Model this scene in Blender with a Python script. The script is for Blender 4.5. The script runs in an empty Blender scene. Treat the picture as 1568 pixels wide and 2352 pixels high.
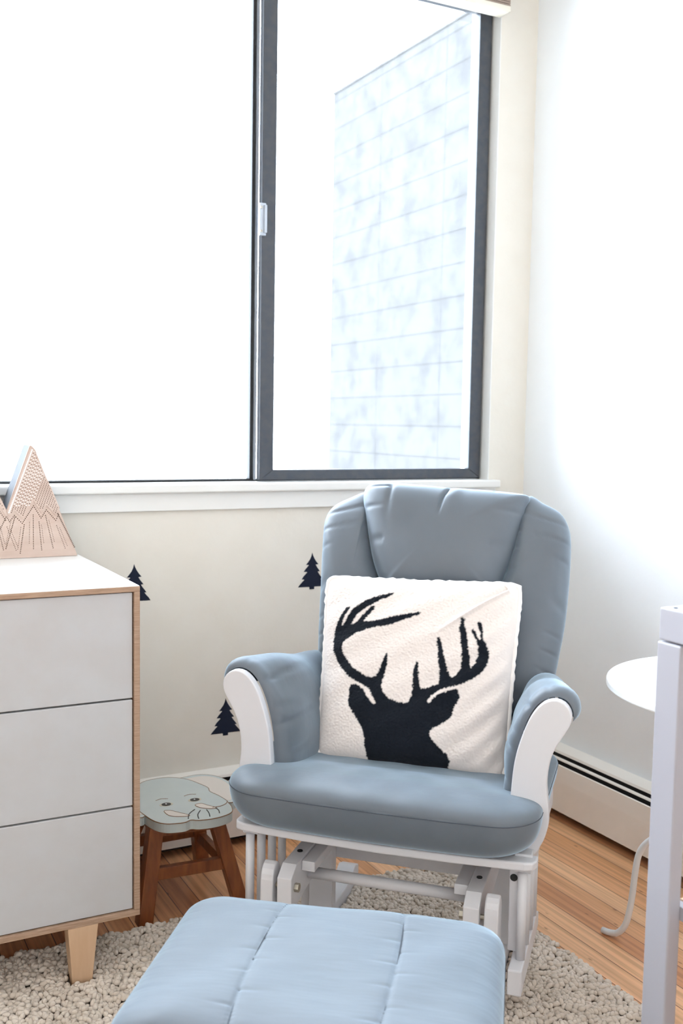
import bpy, math, random
import numpy as np
from mathutils import Vector, Matrix
from math import sin, cos, pi, radians, sqrt, atan2

# ------------------------------------------------------------------ camera
S = bpy.context.scene
COL = S.collection
cam_d = bpy.data.cameras.new('camera'); cam = bpy.data.objects.new('camera', cam_d)
COL.objects.link(cam); S.camera = cam
cam_d.sensor_fit = 'HORIZONTAL'; cam_d.sensor_width = 36.0
cam_d.lens = 2343.1 / 1568 * 36.0
cam_d.clip_start = 0.05; cam_d.clip_end = 200
R_ = (0.88605606, -0.4632798, 0.01662778); U_ = (0.02505139, 0.08366689, 0.99617884); F_ = (0.46290072, 0.88225375, -0.08573936)
mw = Matrix(((R_[0], U_[0], -F_[0], -2.0965), (R_[1], U_[1], -F_[1], -2.7055), (R_[2], U_[2], -F_[2], 1.2134), (0, 0, 0, 1)))
cam.matrix_world = mw
cam_d.dof.use_dof = True; cam_d.dof.focus_distance = 2.15; cam_d.dof.aperture_fstop = 7.0

# ------------------------------------------------------------------ light
S.view_settings.view_transform = 'Standard'; S.view_settings.look = 'None'
S.view_settings.gamma = 1.0; S.view_settings.use_curve_mapping = False
S.view_settings.exposure = 0.0
S.cycles.use_denoising = True
S.cycles.max_bounces = 10; S.cycles.diffuse_bounces = 6; S.cycles.glossy_bounces = 4
S.cycles.transmission_bounces = 6; S.cycles.transparent_max_bounces = 12
S.cycles.sample_clamp_indirect = 12.0
world = bpy.data.worlds.new('sky'); S.world = world; world.use_nodes = True
wn = world.node_tree.nodes; bg = wn['Background']
bg.inputs['Color'].default_value = (0.79, 0.87, 1.0, 1); bg.inputs['Strength'].default_value = 22.0

def area(name, loc, rot, sx, sy, power, color, portal=False):
    d = bpy.data.lights.new(name, 'AREA'); d.shape = 'RECTANGLE'; d.size = sx; d.size_y = sy
    d.energy = power; d.color = color
    o = bpy.data.objects.new(name, d); COL.objects.link(o); o.location = loc; o.rotation_euler = rot
    if portal: d.cycles.is_portal = True
    return o
# portal guiding the sky through the big window (faces into the room, -y)
area('window_portal', (-1.67, 0.20, 1.79), (-pi/2, 0, 0), 3.1, 1.56, 1.0, (1, 1, 1), portal=True)
# added fill lamp behind the camera, brightens the surfaces that face it
area('rear_fill_light', (-2.6, -3.75, 1.55), (pi/2, 0, 0), 2.0, 1.7, 10.0, (0.93, 0.93, 1.0))

# ------------------------------------------------------------------ helpers
MATS = {}
def mat(name, color, rough=0.5, noise=None, bump=None, sheen=0.0, metallic=0.0, spec=0.5, coat=0.0, sheen_tint=None):
    m = bpy.data.materials.new(name); m.use_nodes = True; nt = m.node_tree
    b = nt.nodes['Principled BSDF']
    b.inputs['Base Color'].default_value = (*color, 1); b.inputs['Roughness'].default_value = rough
    b.inputs['Metallic'].default_value = metallic; b.inputs['Specular IOR Level'].default_value = spec
    b.inputs['Sheen Weight'].default_value = sheen; b.inputs['Sheen Roughness'].default_value = 0.4
    if sheen_tint: b.inputs['Sheen Tint'].default_value = (*sheen_tint, 1)
    b.inputs['Coat Weight'].default_value = coat
    tc = nt.nodes.new('ShaderNodeTexCoord')
    def tex(scale, stretch=(1, 1, 1), detail=4):
        mp = nt.nodes.new('ShaderNodeMapping'); mp.inputs['Scale'].default_value = stretch
        nt.links.new(tc.outputs['Object'], mp.inputs['Vector'])
        n = nt.nodes.new('ShaderNodeTexNoise'); n.inputs['Scale'].default_value = scale; n.inputs['Detail'].default_value = detail
        nt.links.new(mp.outputs['Vector'], n.inputs['Vector']); return n
    if noise:   # (scale, color2, stretch)
        n = tex(noise[0], noise[2] if len(noise) > 2 else (1, 1, 1))
        cr = nt.nodes.new('ShaderNodeValToRGB'); cr.color_ramp.elements[0].position = .35; cr.color_ramp.elements[1].position = .65
        cr.color_ramp.elements[0].color = (*color, 1); cr.color_ramp.elements[1].color = (*noise[1], 1)
        nt.links.new(n.outputs['Fac'], cr.inputs['Fac']); nt.links.new(cr.outputs['Color'], b.inputs['Base Color'])
    if bump:    # list of (scale, strength, distance, stretch)
        prev = None
        for bb in bump:
            n = tex(bb[0], bb[3] if len(bb) > 3 else (1, 1, 1), 3)
            bp = nt.nodes.new('ShaderNodeBump'); bp.inputs['Strength'].default_value = bb[1]; bp.inputs['Distance'].default_value = bb[2]
            nt.links.new(n.outputs['Fac'], bp.inputs['Height'])
            if prev: nt.links.new(prev.outputs['Normal'], bp.inputs['Normal'])
            prev = bp
        nt.links.new(prev.outputs['Normal'], b.inputs['Normal'])
    return m

def mesh(name, V, F, m, parent=None, smooth=False, bevel=0, seg=2, sub=0, autosm=True):
    me = bpy.data.meshes.new(name)
    me.from_pydata([tuple(map(float, v)) for v in V], [], [tuple(map(int, f)) for f in F]); me.update()
    o = bpy.data.objects.new(name, me); COL.objects.link(o)
    if m is not None: me.materials.append(m)
    if parent is not None: o.parent = parent
    if bevel:
        b = o.modifiers.new('bevel', 'BEVEL'); b.width = bevel; b.segments = seg; b.limit_method = 'ANGLE'; b.angle_limit = radians(35)
        b.harden_normals = False
    if sub:
        s = o.modifiers.new('sub', 'SUBSURF'); s.levels = sub; s.render_levels = sub
    if smooth: me.shade_smooth()
    return o

def thing(name, label, cat, loc=(0, 0, 0), rotz=0.0, group=None):
    o = bpy.data.objects.new(name, None); COL.objects.link(o); o.empty_display_size = .05
    o.location = loc; o.rotation_euler = (0, 0, rotz); o['label'] = label; o['category'] = cat
    if group: o['group'] = group
    return o
def tag(o, label, cat, group=None):
    o['label'] = label; o['category'] = cat
    if group: o['group'] = group
    return o
def struct(o):
    o['kind'] = 'structure'; return o

class G:
    """collects primitives; org is subtracted so world coordinates can be given for a placed parent"""
    def __init__(s, org=(0, 0, 0)): s.V = []; s.F = []; s.org = np.array(org, float)
    def add(s, V, F):
        k = len(s.V); s.V += [tuple(np.array(v, float) - s.org) for v in V]; s.F += [tuple(i + k for i in f) for f in F]; return s
    def box(s, a, b):
        (x0, y0, z0), (x1, y1, z1) = a, b
        x0, x1 = min(x0, x1), max(x0, x1); y0, y1 = min(y0, y1), max(y0, y1); z0, z1 = min(z0, z1), max(z0, z1)
        V = [(x0, y0, z0), (x1, y0, z0), (x1, y1, z0), (x0, y1, z0), (x0, y0, z1), (x1, y0, z1), (x1, y1, z1), (x0, y1, z1)]
        return s.add(V, [(3, 2, 1, 0), (4, 5, 6, 7), (0, 1, 5, 4), (1, 2, 6, 5), (2, 3, 7, 6), (3, 0, 4, 7)])
    def prism(s, pts, axis, a, b):
        """pts: 2D outline; axis 'x','y','z' extrusion from a to b"""
        n = len(pts)
        def P(p, t): return {'x': (t, p[0], p[1]), 'y': (p[0], t, p[1]), 'z': (p[0], p[1], t)}[axis]
        V = [P(p, a) for p in pts] + [P(p, b) for p in pts]
        area2 = sum(pts[i][0] * pts[(i + 1) % n][1] - pts[(i + 1) % n][0] * pts[i][1] for i in range(n))
        ccw = (area2 > 0) != (axis == 'y')
        if b < a: ccw = not ccw
        F = [tuple(range(n))[::-1], tuple(range(n, 2 * n))] + [(i, (i + 1) % n, n + (i + 1) % n, n + i) for i in range(n)]
        if not ccw: F = [f[::-1] for f in F]
        return s.add(V, F)
    def bar(s, p, q, w, h=None, up=(0, 0, 1), w2=None, h2=None):
        """rectangular bar from p to q, width w (side), height h (towards up), optional taper at q"""
        h = h or w; w2 = w2 or w; h2 = h2 or h
        p = np.array(p, float); q = np.array(q, float); d = (q - p) / np.linalg.norm(q - p)
        sx = np.cross(d, np.array(up, float))
        if np.linalg.norm(sx) < 1e-6: sx = np.cross(d, (0, 1, 0))
        sx /= np.linalg.norm(sx); sz = np.cross(sx, d)
        V = []
        for c, ww, hh in ((p, w, h), (q, w2, h2)):
            for i, j in ((-1, -1), (1, -1), (1, 1), (-1, 1)): V.append(c + sx * i * ww / 2 + sz * j * hh / 2)
        return s.add(V, [(0, 1, 2, 3), (7, 6, 5, 4), (0, 4, 5, 1), (1, 5, 6, 2), (2, 6, 7, 3), (3, 7, 4, 0)])
    def post(s, p, q, w, d, w2=None, d2=None):
        """splayed leg with horizontal ends, section w (x) by d (y)"""
        w2 = w2 or w; d2 = d2 or d; V = []
        for c, a, b in ((p, w, d), (q, w2, d2)):
            for i, j in ((-1, -1), (1, -1), (1, 1), (-1, 1)): V.append((c[0] + i * a / 2, c[1] + j * b / 2, c[2]))
        F = [(3, 2, 1, 0), (4, 5, 6, 7), (0, 1, 5, 4), (1, 2, 6, 5), (2, 3, 7, 6), (3, 0, 4, 7)]
        if q[2] < p[2]: F = [f[::-1] for f in F]
        return s.add(V, F)
    def tube(s, pts, r, n=12, cap=True):
        pts = [np.array(p, float) for p in pts]; N = len(pts); rr = r if hasattr(r, '__len__') else [r] * N
        V = []; up = None
        for i, p in enumerate(pts):
            t = pts[min(i + 1, N - 1)] - pts[max(i - 1, 0)]; t /= np.linalg.norm(t)
            if up is None:
                up = np.cross(t, (0, 0, 1)) if abs(t[2]) < .9 else np.cross(t, (0, 1, 0))
            up = up - t * (up @ t); up /= np.linalg.norm(up); bi = np.cross(t, up)
            for k in range(n):
                a = 2 * pi * k / n; V.append(p + rr[i] * (cos(a) * up + sin(a) * bi))
        F = [(i * n + k, i * n + (k + 1) % n, (i + 1) * n + (k + 1) % n, (i + 1) * n + k) for i in range(N - 1) for k in range(n)]
        if cap: F += [tuple(range(n))[::-1], tuple((N - 1) * n + k for k in range(n))]
        return s.add(V, F)
    def build(s, name, m, parent=None, **k): return mesh(name, s.V, s.F, m, parent, **k)

def catmull(P, n=160, closed=True):
    P = [np.array(p, float) for p in P]; N = len(P); out = []
    segs = N if closed else N - 1
    L = []
    for i in range(segs):
        g = lambda j: P[j % N] if closed else P[max(0, min(N - 1, j))]
        p0, p1, p2, p3 = g(i - 1), g(i), g(i + 1), g(i + 2)
        for k in range(16):
            t = k / 16
            out.append(.5 * (2 * p1 + (p2 - p0) * t + (2 * p0 - 5 * p1 + 4 * p2 - p3) * t * t + (3 * p1 - p0 - 3 * p2 + p3) * t ** 3))
    if not closed: out.append(P[-1])
    out = np.array(out)
    if closed: out = np.vstack([out, out[:1]])
    d = np.r_[0, np.cumsum(np.linalg.norm(np.diff(out, axis=0), axis=1))]
    t = np.linspace(0, d[-1], n + 1 if closed else n)
    R = np.array([np.interp(t, d, out[:, k]) for k in range(out.shape[1])]).T
    return R[:-1] if closed else R

def rrect(hx, hy, r, n=10, cx=0, cy=0):
    o = []
    for sx, sy, a0 in ((1, -1, -pi/2), (1, 1, 0), (-1, 1, pi/2), (-1, -1, pi)):
        for k in range(n + 1):
            a = a0 + k / n * pi / 2; o.append((cx + sx * (hx - r) + r * cos(a), cy + sy * (hy - r) + r * sin(a)))
    return o

def resample(P, n):
    P = np.array(P + [P[0]], float); d = np.r_[0, np.cumsum(np.linalg.norm(np.diff(P, axis=0), axis=1))]
    t = np.linspace(0, d[-1], n + 1)[:-1]
    return np.array([np.interp(t, d, P[:, k]) for k in range(2)]).T

def cushion(out, Ht, Hb, n=5.0, m=2.2, rings=36, ctr=None, top=None, bot=None):
    """stuffed shape over outline out (N x 2, ccw); returns V (x, y, z), F"""
    out = np.array(out); N = len(out); c = out.mean(0) if ctr is None else np.array(ctr)
    V = []; F = []
    ss = [sin(k / rings * pi / 2) for k in range(rings + 1)]
    V.append((c[0], c[1], 0.0))
    def prof(s, H): return H * max(0.0, 1 - s ** n) ** (1 / m)
    pts = [c + (out - c) * s for s in ss]
    idx_t = [[0] * N]
    V = []
    def lay(sign, H, fn):
        base = len(V); z0 = prof(0, H)
        dz = fn(c[0], c[1], 0.0) if fn else 0
        V.append((c[0], c[1], sign * (z0 + dz))); rows = []
        last = rings if sign < 0 else rings + 1
        for k in range(1, last):
            row = []
            for j in range(N):
                p = pts[k][j]; e = fn(p[0], p[1], ss[k]) if fn else 0
                V.append((p[0], p[1], sign * (prof(ss[k], H) + e * (1 - ss[k] ** 12)))); row.append(len(V) - 1)
            rows.append(row)
        return base, rows
    b0, rt = lay(1, Ht, top); b1, rb = lay(-1, Hb, bot); rb.append(rt[-1])
    for b, rows, fl in ((b0, rt, False), (b1, rb, True)):
        for j in range(N):
            f = (b, rows[0][j], rows[0][(j + 1) % N]); F.append(f[::-1] if fl else f)
        for k in range(len(rows) - 1):
            for j in range(N):
                f = (rows[k][j], rows[k + 1][j], rows[k + 1][(j + 1) % N], rows[k][(j + 1) % N]); F.append(f[::-1] if fl else f)
    return V, F
def xf(V, M): return [tuple(M @ Vector(v)) for v in V]
rng = random.Random(7); nrng = np.random.default_rng(7)
# ------------------------------------------------------------------ materials
M_wall = mat('cream_wall_paint', (.805, .772, .705), .75, noise=(9, (.785, .748, .675)), bump=[(60, .12, .004)])
M_wall2 = mat('wall_paint_skylit', (.86, .89, .915), .6, noise=(9, (.85, .88, .905)), bump=[(60, .12, .004)])  # same wall paint, with the blue of the skylight put into its colour
M_crib = mat('crib_lacquer_shaded', (.36, .36, .40), .4)  # white lacquer darkened to stand for the weaker light on the crib
M_trim = mat('white_gloss_trim', (.83, .83, .81), .35)
M_ceil = mat('ceiling_paint', (.85, .83, .79), .8)
M_bronze = mat('dark_bronze_aluminium', (.060, .068, .085), .42, noise=(40, (.078, .082, .092)), metallic=.3)
M_black = mat('black_rubber', (.012, .013, .015), .6)
M_alu = mat('bright_aluminium', (.50, .55, .62), .3, metallic=.6)
M_white = mat('white_lacquer', (.66, .66, .69), .35)
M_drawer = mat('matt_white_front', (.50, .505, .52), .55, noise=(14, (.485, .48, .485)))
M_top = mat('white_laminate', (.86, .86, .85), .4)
M_ply = mat('birch_ply_edge', (.44, .30, .21), .6, noise=(30, (.33, .21, .14), (1, 1, 14)))
M_birch = mat('birch_wood', (.66, .46, .30), .5, noise=(6, (.60, .40, .25), (8, 8, 1)))
M_lampply = mat('pale_pink_birch', (.56, .42, .35), .6, noise=(7, (.62, .49, .42), (1, 1, 6)))
M_hole = mat('perforation', (.20, .14, .11), .9)
M_stool = mat('stained_stool_wood', (.30, .095, .028), .38, noise=(10, (.19, .055, .018), (6, 6, 1)))
M_ele = mat('pale_grey_green_paint', (.60, .65, .635), .45, noise=(12, (.57, .62, .61)))
M_pinkwhite = mat('off_white_paint', (.78, .72, .66), .5)
M_burn = mat('burnt_brown_line', (.24, .12, .06), .7)
M_navy = mat('navy_vinyl', (.009, .014, .034), .7, spec=.25)
FAB = dict(sheen=1.0, sheen_tint=(.64, .83, 1.0), spec=.55)
M_fab = mat('grey_blue_microfibre', (.125, .146, .174), .52, noise=(5, (.105, .124, .149), (1, 1, 1)), bump=[(700, .12, .001), (14, .10, .012, (1, 1, .5))], **FAB)
M_fabo = mat('grey_blue_ottoman_cloth', (.125, .145, .170), .65, noise=(6, (.112, .132, .157)), bump=[(700, .12, .001), (8, .30, .010, (.6, 2.4, 1))], **FAB)
M_thread = mat('dark_seam', (.07, .085, .105), .9)
M_heat = mat('heater_enamel', (.88, .85, .80), .4)
M_heat_d = mat('heater_recess_shade', (.006, .006, .007), .7)
M_steel = mat('zinc_bolt', (.45, .42, .36), .35, metallic=.9)
M_rug = mat('rug_wool', (.72, .64, .56), .95, noise=(16, (.60, .52, .44)), sheen=.3)
M_rugb = mat('rug_backing', (.34, .28, .22), .95)
M_bumper = mat('cream_quilt', (.80, .73, .60), .9, bump=[(40, .3, .004)])
M_gap_shade = mat('shadow_gap', (.03, .02, .015), .8)

def glass():
    m = bpy.data.materials.new('window_glass'); m.use_nodes = True; nt = m.node_tree; nt.nodes.clear()
    o = nt.nodes.new('ShaderNodeOutputMaterial'); mx = nt.nodes.new('ShaderNodeMixShader'); fr = nt.nodes.new('ShaderNodeFresnel')
    t = nt.nodes.new('ShaderNodeBsdfTransparent'); g = nt.nodes.new('ShaderNodeBsdfGlossy'); g.inputs['Roughness'].default_value = .02
    t.inputs['Color'].default_value = (.97, .985, .98, 1); fr.inputs['IOR'].default_value = 1.3
    nt.links.new(fr.outputs[0], mx.inputs[0]); nt.links.new(t.outputs[0], mx.inputs[1]); nt.links.new(g.outputs[0], mx.inputs[2]); nt.links.new(mx.outputs[0], o.inputs[0])
    return m
M_glass = glass()

def floor_mat():
    m = bpy.data.materials.new('fir_floorboards'); m.use_nodes = True; nt = m.node_tree; L = nt.links
    b = nt.nodes['Principled BSDF']; b.inputs['Roughness'].default_value = .33; b.inputs['Coat Weight'].default_value = .25; b.inputs['Coat Roughness'].default_value = .25
    tc = nt.nodes.new('ShaderNodeTexCoord'); mp = nt.nodes.new('ShaderNodeMapping'); mp.inputs['Rotation'].default_value = (0, 0, pi/2)
    L.new(tc.outputs['Object'], mp.inputs['Vector'])
    br = nt.nodes.new('ShaderNodeTexBrick'); br.inputs['Scale'].default_value = 1; br.inputs['Brick Width'].default_value = 2.4
    br.inputs['Row Height'].default_value = .062; br.inputs['Mortar Size'].default_value = .0013; br.offset = .37; br.inputs['Bias'].default_value = 0
    br.inputs['Color1'].default_value = (0, 0, 0, 1); br.inputs['Color2'].default_value = (1, 1, 1, 1); br.inputs['Mortar'].default_value = (0, 0, 0, 1)
    L.new(mp.outputs['Vector'], br.inputs['Vector'])
    plank = nt.nodes.new('ShaderNodeValToRGB'); e = plank.color_ramp.elements
    e[0].position = 0; e[0].color = (.60, .27, .125, 1); e[1].position = 1; e[1].color = (.88, .55, .31, 1)
    x = e.new(.35); x.color = (.76, .40, .19, 1); x = e.new(.7); x.color = (.70, .34, .155, 1)
    L.new(br.outputs['Color'], plank.inputs['Fac'])
    # grain: long streaks along the boards (world y)
    mg = nt.nodes.new('ShaderNodeMapping'); mg.inputs['Scale'].default_value = (95, 2.2, 1); L.new(tc.outputs['Object'], mg.inputs['Vector'])
    ng = nt.nodes.new('ShaderNodeTexNoise'); ng.inputs['Scale'].default_value = 1.0; ng.inputs['Detail'].default_value = 5; ng.inputs['Distortion'].default_value = .4
    L.new(mg.outputs['Vector'], ng.inputs['Vector'])
    gr = nt.nodes.new('ShaderNodeValToRGB'); gr.color_ramp.elements[0].position = .36; gr.color_ramp.elements[0].color = (.62, .55, .50, 1)
    gr.color_ramp.elements[1].position = .60; gr.color_ramp.elements[1].color = (1.12, 1.1, 1.08, 1); L.new(ng.outputs['Fac'], gr.inputs['Fac'])
    mul = nt.nodes.new('ShaderNodeMixRGB'); mul.blend_type = 'MULTIPLY'; mul.inputs['Fac'].default_value = .6
    L.new(plank.outputs['Color'], mul.inputs[1]); L.new(gr.outputs['Color'], mul.inputs[2])
    # small knots and nicks
    mk = nt.nodes.new('ShaderNodeMapping'); mk.inputs['Scale'].default_value = (26, 9, 1); L.new(tc.outputs['Object'], mk.inputs['Vector'])
    vk = nt.nodes.new('ShaderNodeTexVoronoi'); vk.inputs['Scale'].default_value = 1; L.new(mk.outputs['Vector'], vk.inputs['Vector'])
    rk = nt.nodes.new('ShaderNodeValToRGB'); rk.color_ramp.elements[0].position = .04; rk.color_ramp.elements[0].color = (.35, .25, .2, 1)
    rk.color_ramp.elements[1].position = .09; rk.color_ramp.elements[1].color = (1, 1, 1, 1); L.new(vk.outputs['Distance'], rk.inputs['Fac'])
    m2 = nt.nodes.new('ShaderNodeMixRGB'); m2.blend_type = 'MULTIPLY'; m2.inputs['Fac'].default_value = .7
    L.new(mul.outputs[0], m2.inputs[1]); L.new(rk.outputs['Color'], m2.inputs[2])
    m3 = nt.nodes.new('ShaderNodeMixRGB'); m3.inputs[2].default_value = (.22, .095, .045, 1); L.new(br.outputs['Fac'], m3.inputs['Fac']); L.new(m2.outputs[0], m3.inputs[1])
    L.new(m3.outputs[0], b.inputs['Base Color'])
    bp = nt.nodes.new('ShaderNodeBump'); bp.inputs['Strength'].default_value = .5; bp.inputs['Distance'].default_value = .001; bp.invert = True
    L.new(br.outputs['Fac'], bp.inputs['Height']); L.new(bp.outputs['Normal'], b.inputs['Normal'])
    return m
def block_mat():
    m = bpy.data.materials.new('stack_bond_blocks'); m.use_nodes = True; nt = m.node_tree; L = nt.links
    b = nt.nodes['Principled BSDF']; b.inputs['Roughness'].default_value = .9; b.inputs['Specular IOR Level'].default_value = 0
    tc = nt.nodes.new('ShaderNodeTexCoord'); sp = nt.nodes.new('ShaderNodeSeparateXYZ'); cb = nt.nodes.new('ShaderNodeCombineXYZ')
    L.new(tc.outputs['Object'], sp.inputs[0]); L.new(sp.outputs['Y'], cb.inputs['X']); L.new(sp.outputs['Z'], cb.inputs['Y'])
    mp = nt.nodes.new('ShaderNodeMapping'); mp.inputs['Location'].default_value = (.035, .004, 0); L.new(cb.outputs[0], mp.inputs['Vector'])
    br = nt.nodes.new('ShaderNodeTexBrick'); br.offset = 0; br.inputs['Scale'].default_value = 1; br.inputs['Brick Width'].default_value = .70
    br.inputs['Row Height'].default_value = .1735; br.inputs['Mortar Size'].default_value = .005; br.inputs['Mortar Smooth'].default_value = .3
    br.inputs['Color1'].default_value = (.0635, .063, .062, 1); br.inputs['Color2'].default_value = (.0605, .060, .0595, 1); br.inputs['Mortar'].default_value = (.048, .0475, .047, 1)
    L.new(mp.outputs[0], br.inputs['Vector'])
    n = nt.nodes.new('ShaderNodeTexNoise'); n.inputs['Scale'].default_value = 6; n.inputs['Detail'].default_value = 4; n.inputs['Roughness'].default_value = .6
    L.new(tc.outputs['Object'], n.inputs['Vector'])
    r = nt.nodes.new('ShaderNodeValToRGB'); r.color_ramp.elements[0].position = .35; r.color_ramp.elements[0].color = (.88, .88, .89, 1); r.color_ramp.elements[1].position = .55; r.color_ramp.elements[1].color = (1.1, 1.1, 1.1, 1)
    L.new(n.outputs['Fac'], r.inputs['Fac']); mul = nt.nodes.new('ShaderNodeMixRGB'); mul.blend_type = 'MULTIPLY'; mul.inputs['Fac'].default_value = 1
    L.new(br.outputs['Color'], mul.inputs[1]); L.new(r.outputs['Color'], mul.inputs[2]); L.new(mul.outputs[0], b.inputs['Base Color'])
    return m
M_floor = floor_mat(); M_block = block_mat()

# ------------------------------------------------------------------ room shell
XL, YB, ZC = -3.6, -3.9, 2.75           # left wall, rear wall, ceiling
WX0, WX1, WZ0, WZ1 = -3.22, -.142, 1.030, 2.56   # window opening
struct(G().box((XL - .12, YB - .12, -.12), (.12, .16, 0)).build('floor', M_floor))
struct(G().box((XL - .12, YB - .12, ZC), (.12, .16, ZC + .1)).build('ceiling', M_ceil))
struct(G().box((0, YB - .12, 0), (.12, .16, ZC)).build('wall_right', M_wall2))
struct(G().box((XL - .12, YB - .12, 0), (XL, .16, ZC)).build('wall_left', M_wall))
struct(G().box((XL, YB - .12, 0), (0, YB, ZC)).build('wall_rear', M_wall))
struct(G().box((XL, 0, 0), (0, .16, WZ0)).box((XL, 0, WZ1), (0, .16, ZC)).box((XL, 0, WZ0), (WX0, .16, WZ1)).box((WX1, 0, WZ0), (0, .16, WZ1)).build('wall_back', M_wall))
# white reveal board, sill and apron
struct(G().box((WX1 - .003, -.001, 1.043), (WX1 + .0, .105, WZ1)).box((WX0, -.001, WZ1 - .003), (WX1, .105, WZ1)).box((WX0, -.001, 1.043), (WX0 + .003, .105, WZ1)).build('trim_1', M_trim))
sill = struct(G().box((-3.26, -.032, 1.018), (-.115, .105, 1.043)).build('trim_2', M_trim, bevel=.005, seg=3))
struct(G().box((-3.25, -.012, .968), (-.120, 0, 1.018)).build('trim_3', M_trim, bevel=.002))

win = struct(bpy.data.objects.new('window_1', None)); COL.objects.link(win); win.location = (-1.68, .06, 1.043)
o_ = win.location
def wpart(name, g, m, **k): g.V = [tuple(np.array(v) - np.array(o_)) for v in g.V]; return g.build(name, m, win, **k)
g = G(); z0, z1 = 1.043, WZ1 - .003
g.box((WX0 + .003, .062, z0), (WX1 - .003, .102, z0 + .006)).box((WX0 + .003, .045, z1 - .03), (WX1 - .003, .10, z1)).box((WX1 - .008, .045, z0), (WX1 - .003, .10, z1)).box((WX0 + .003, .06, z0), (WX0 + .02, .10, z1))
wpart('window_frame', g, M_black, bevel=.001)
def sash(x0, x1, y0, y1, w, wb, name, m):
    g = G(); za, zb = z0 + .004, 2.532
    g.prism([(x0, za), (x1, za), (x1 - w, za + wb), (x0 + w, za + wb)], 'y', y0, y1)
    g.prism([(x1, za), (x1, zb), (x1 - w, zb - wb), (x1 - w, za + wb)], 'y', y0, y1)
    g.prism([(x1, zb), (x0, zb), (x0 + w, zb - wb), (x1 - w, zb - wb)], 'y', y0, y1)
    g.prism([(x0, zb), (x0, za), (x0 + w, za + wb), (x0 + w, zb - wb)], 'y', y0, y1)
    return wpart(name, g, m, bevel=.0012)
sash(-.930, -.152, .036, .060, .044, .030, 'sliding_sash', M_bronze)
gl = wpart('sliding_pane', G().box((-.888, .047, z0 + .03), (-.194, .050, 2.503)), M_glass)
g = G().box((-.949, .066, z0 + .004), (-.939, .09, 2.52)).box((WX0 + .02, .066, z0 + .004), (-.949, .09, z0 + .007)).box((WX0 + .02, .066, z0 + .004), (WX0 + .035, .09, 2.52)).box((WX0 + .02, .066, 2.51), (-.949, .09, 2.52))
wpart('fixed_frame', g, M_black)
wpart('fixed_pane', G().box((WX0 + .034, .076, z0 + .006), (-.948, .079, 2.512)), M_glass)
wpart('meeting_strip', G().box((-.9385, .060, z0 + .004), (-.931, .075, 2.52)), M_alu)
lt = wpart('sash_latch', G().box((-.9405, .026, 1.745), (-.921, .036, 1.836)).box((-.929, .018, 1.752), (-.921, .028, 1.830)), M_alu, bevel=.0015)
g = G()
for zz in (1.757, 1.823): g.tube([(-.9365, .0265, zz), (-.9365, .0225, zz)], .0035, 12)
g.V = [tuple(np.array(v) - np.array(o_)) for v in g.V]; g.build('screw', M_steel, lt)

# rolled window shade stack over the opening
bl = thing('window_blind', 'raised window blind with a white bottom rail hanging at the top of the window', 'blind', (-1.68, -.03, 2.50))
g = G((-1.68, -.03, 2.50)).box((-3.2, -.062, 2.480), (-.152, -.004, 2.497)); g.build('bottom_rail', mat('blind_rail', (.86, .83, .72), .5), bl, bevel=.004)
M_sl = mat('taupe_slats', (.36, .28, .23), .6)
g = G((-1.68, -.03, 2.50))
for k in range(9): g.box((-3.2, -.058, 2.4975 + k * .0068), (-.152, -.006, 2.4975 + k * .0068 + .0048))
g.build('slat_stack', M_sl, bl)
G((-1.68, -.03, 2.50)).box((-3.2, -.066, 2.575), (-.152, -.001, 2.62)).build('head_rail', M_trim, bl)

# outside: neighbouring block wall, pale paving far below
ow = G().box((1.0, .75, -3.2), (1.22, 3.40, 3.345)).box((.992, .75, 3.345), (1.228, 3.40, 3.36)).build('neighbouring_wall', M_block)
tag(ow, 'pale grey concrete block wall outside, seen through the right pane of the window', 'wall')
struct(G().box((-9, .9, -3.3), (9, 22, -3.2)).build('trim_4', mat('pale_paving', (.55, .55, .53), .9))).name = 'ground_outside'

# ------------------------------------------------------------------ baseboard heaters
def heater(name_label, along, a0, a1):
    """profile in (d, z): d = distance out of the wall"""
    t = thing('baseboard_heater', name_label, 'heater', ((a0 + a1) / 2, -.03, 0) if along == 'x' else (-.03, (a0 + a1) / 2, 0), group=None)
    org = t.location
    def pr(pts, b0=a0, b1=a1):
        g = G(org)
        if along == 'x': return g.prism([(-p[0], p[1]) for p in pts], 'x', b0, b1)
        q = [(-p[0], p[1]) for p in pts]; return g.prism(q, 'y', b0, b1)
    pr([(0, .022), (.006, .022), (.006, .214), (0, .214)]).build('back_plate', M_heat, t)
    pr([(.0, .214), (.0, .219), (.043, .2115), (.0455, .204), (.041, .204), (.040, .2075)]).build('top_cover', M_heat, t)
    pr([(.0500, .1945), (.0565, .1920), (.0575, .1885), (.0515, .1905)]).build('damper_blade', M_heat, t)
    pr([(.0645, .179), (.067, .1765), (.0675, .128), (.0625, .030), (.055, .027), (.055, .030), (.0595, .033), (.0635, .128), (.062, .175)]).build('front_panel', M_heat, t)
    pr([(.007, .06), (.045, .06), (.045, .165), (.036, .198), (.007, .206)]).build('fin_shade_block', M_heat_d, t)  # fin block blackened and raised to paint the shade inside the slots
    return t
h1 = heater('cream baseboard heater along the window wall, behind the elephant stool', 'x', -3.3, -.075)
h2 = heater('cream baseboard heater along the right wall, behind the round side table', 'y', -3.0, -.001)
struct(G().box((-3.55, -.0065, 0), (-.0065, -.0005, .021)).build('shade_strip_back', M_gap_shade))  # dark strip that paints the shade below the heater, no board
struct(G().box((-.0065, -3.2, 0), (-.0005, -.007, .021)).build('shade_strip_right', M_gap_shade))  # the same painted shade below the right heater

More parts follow.
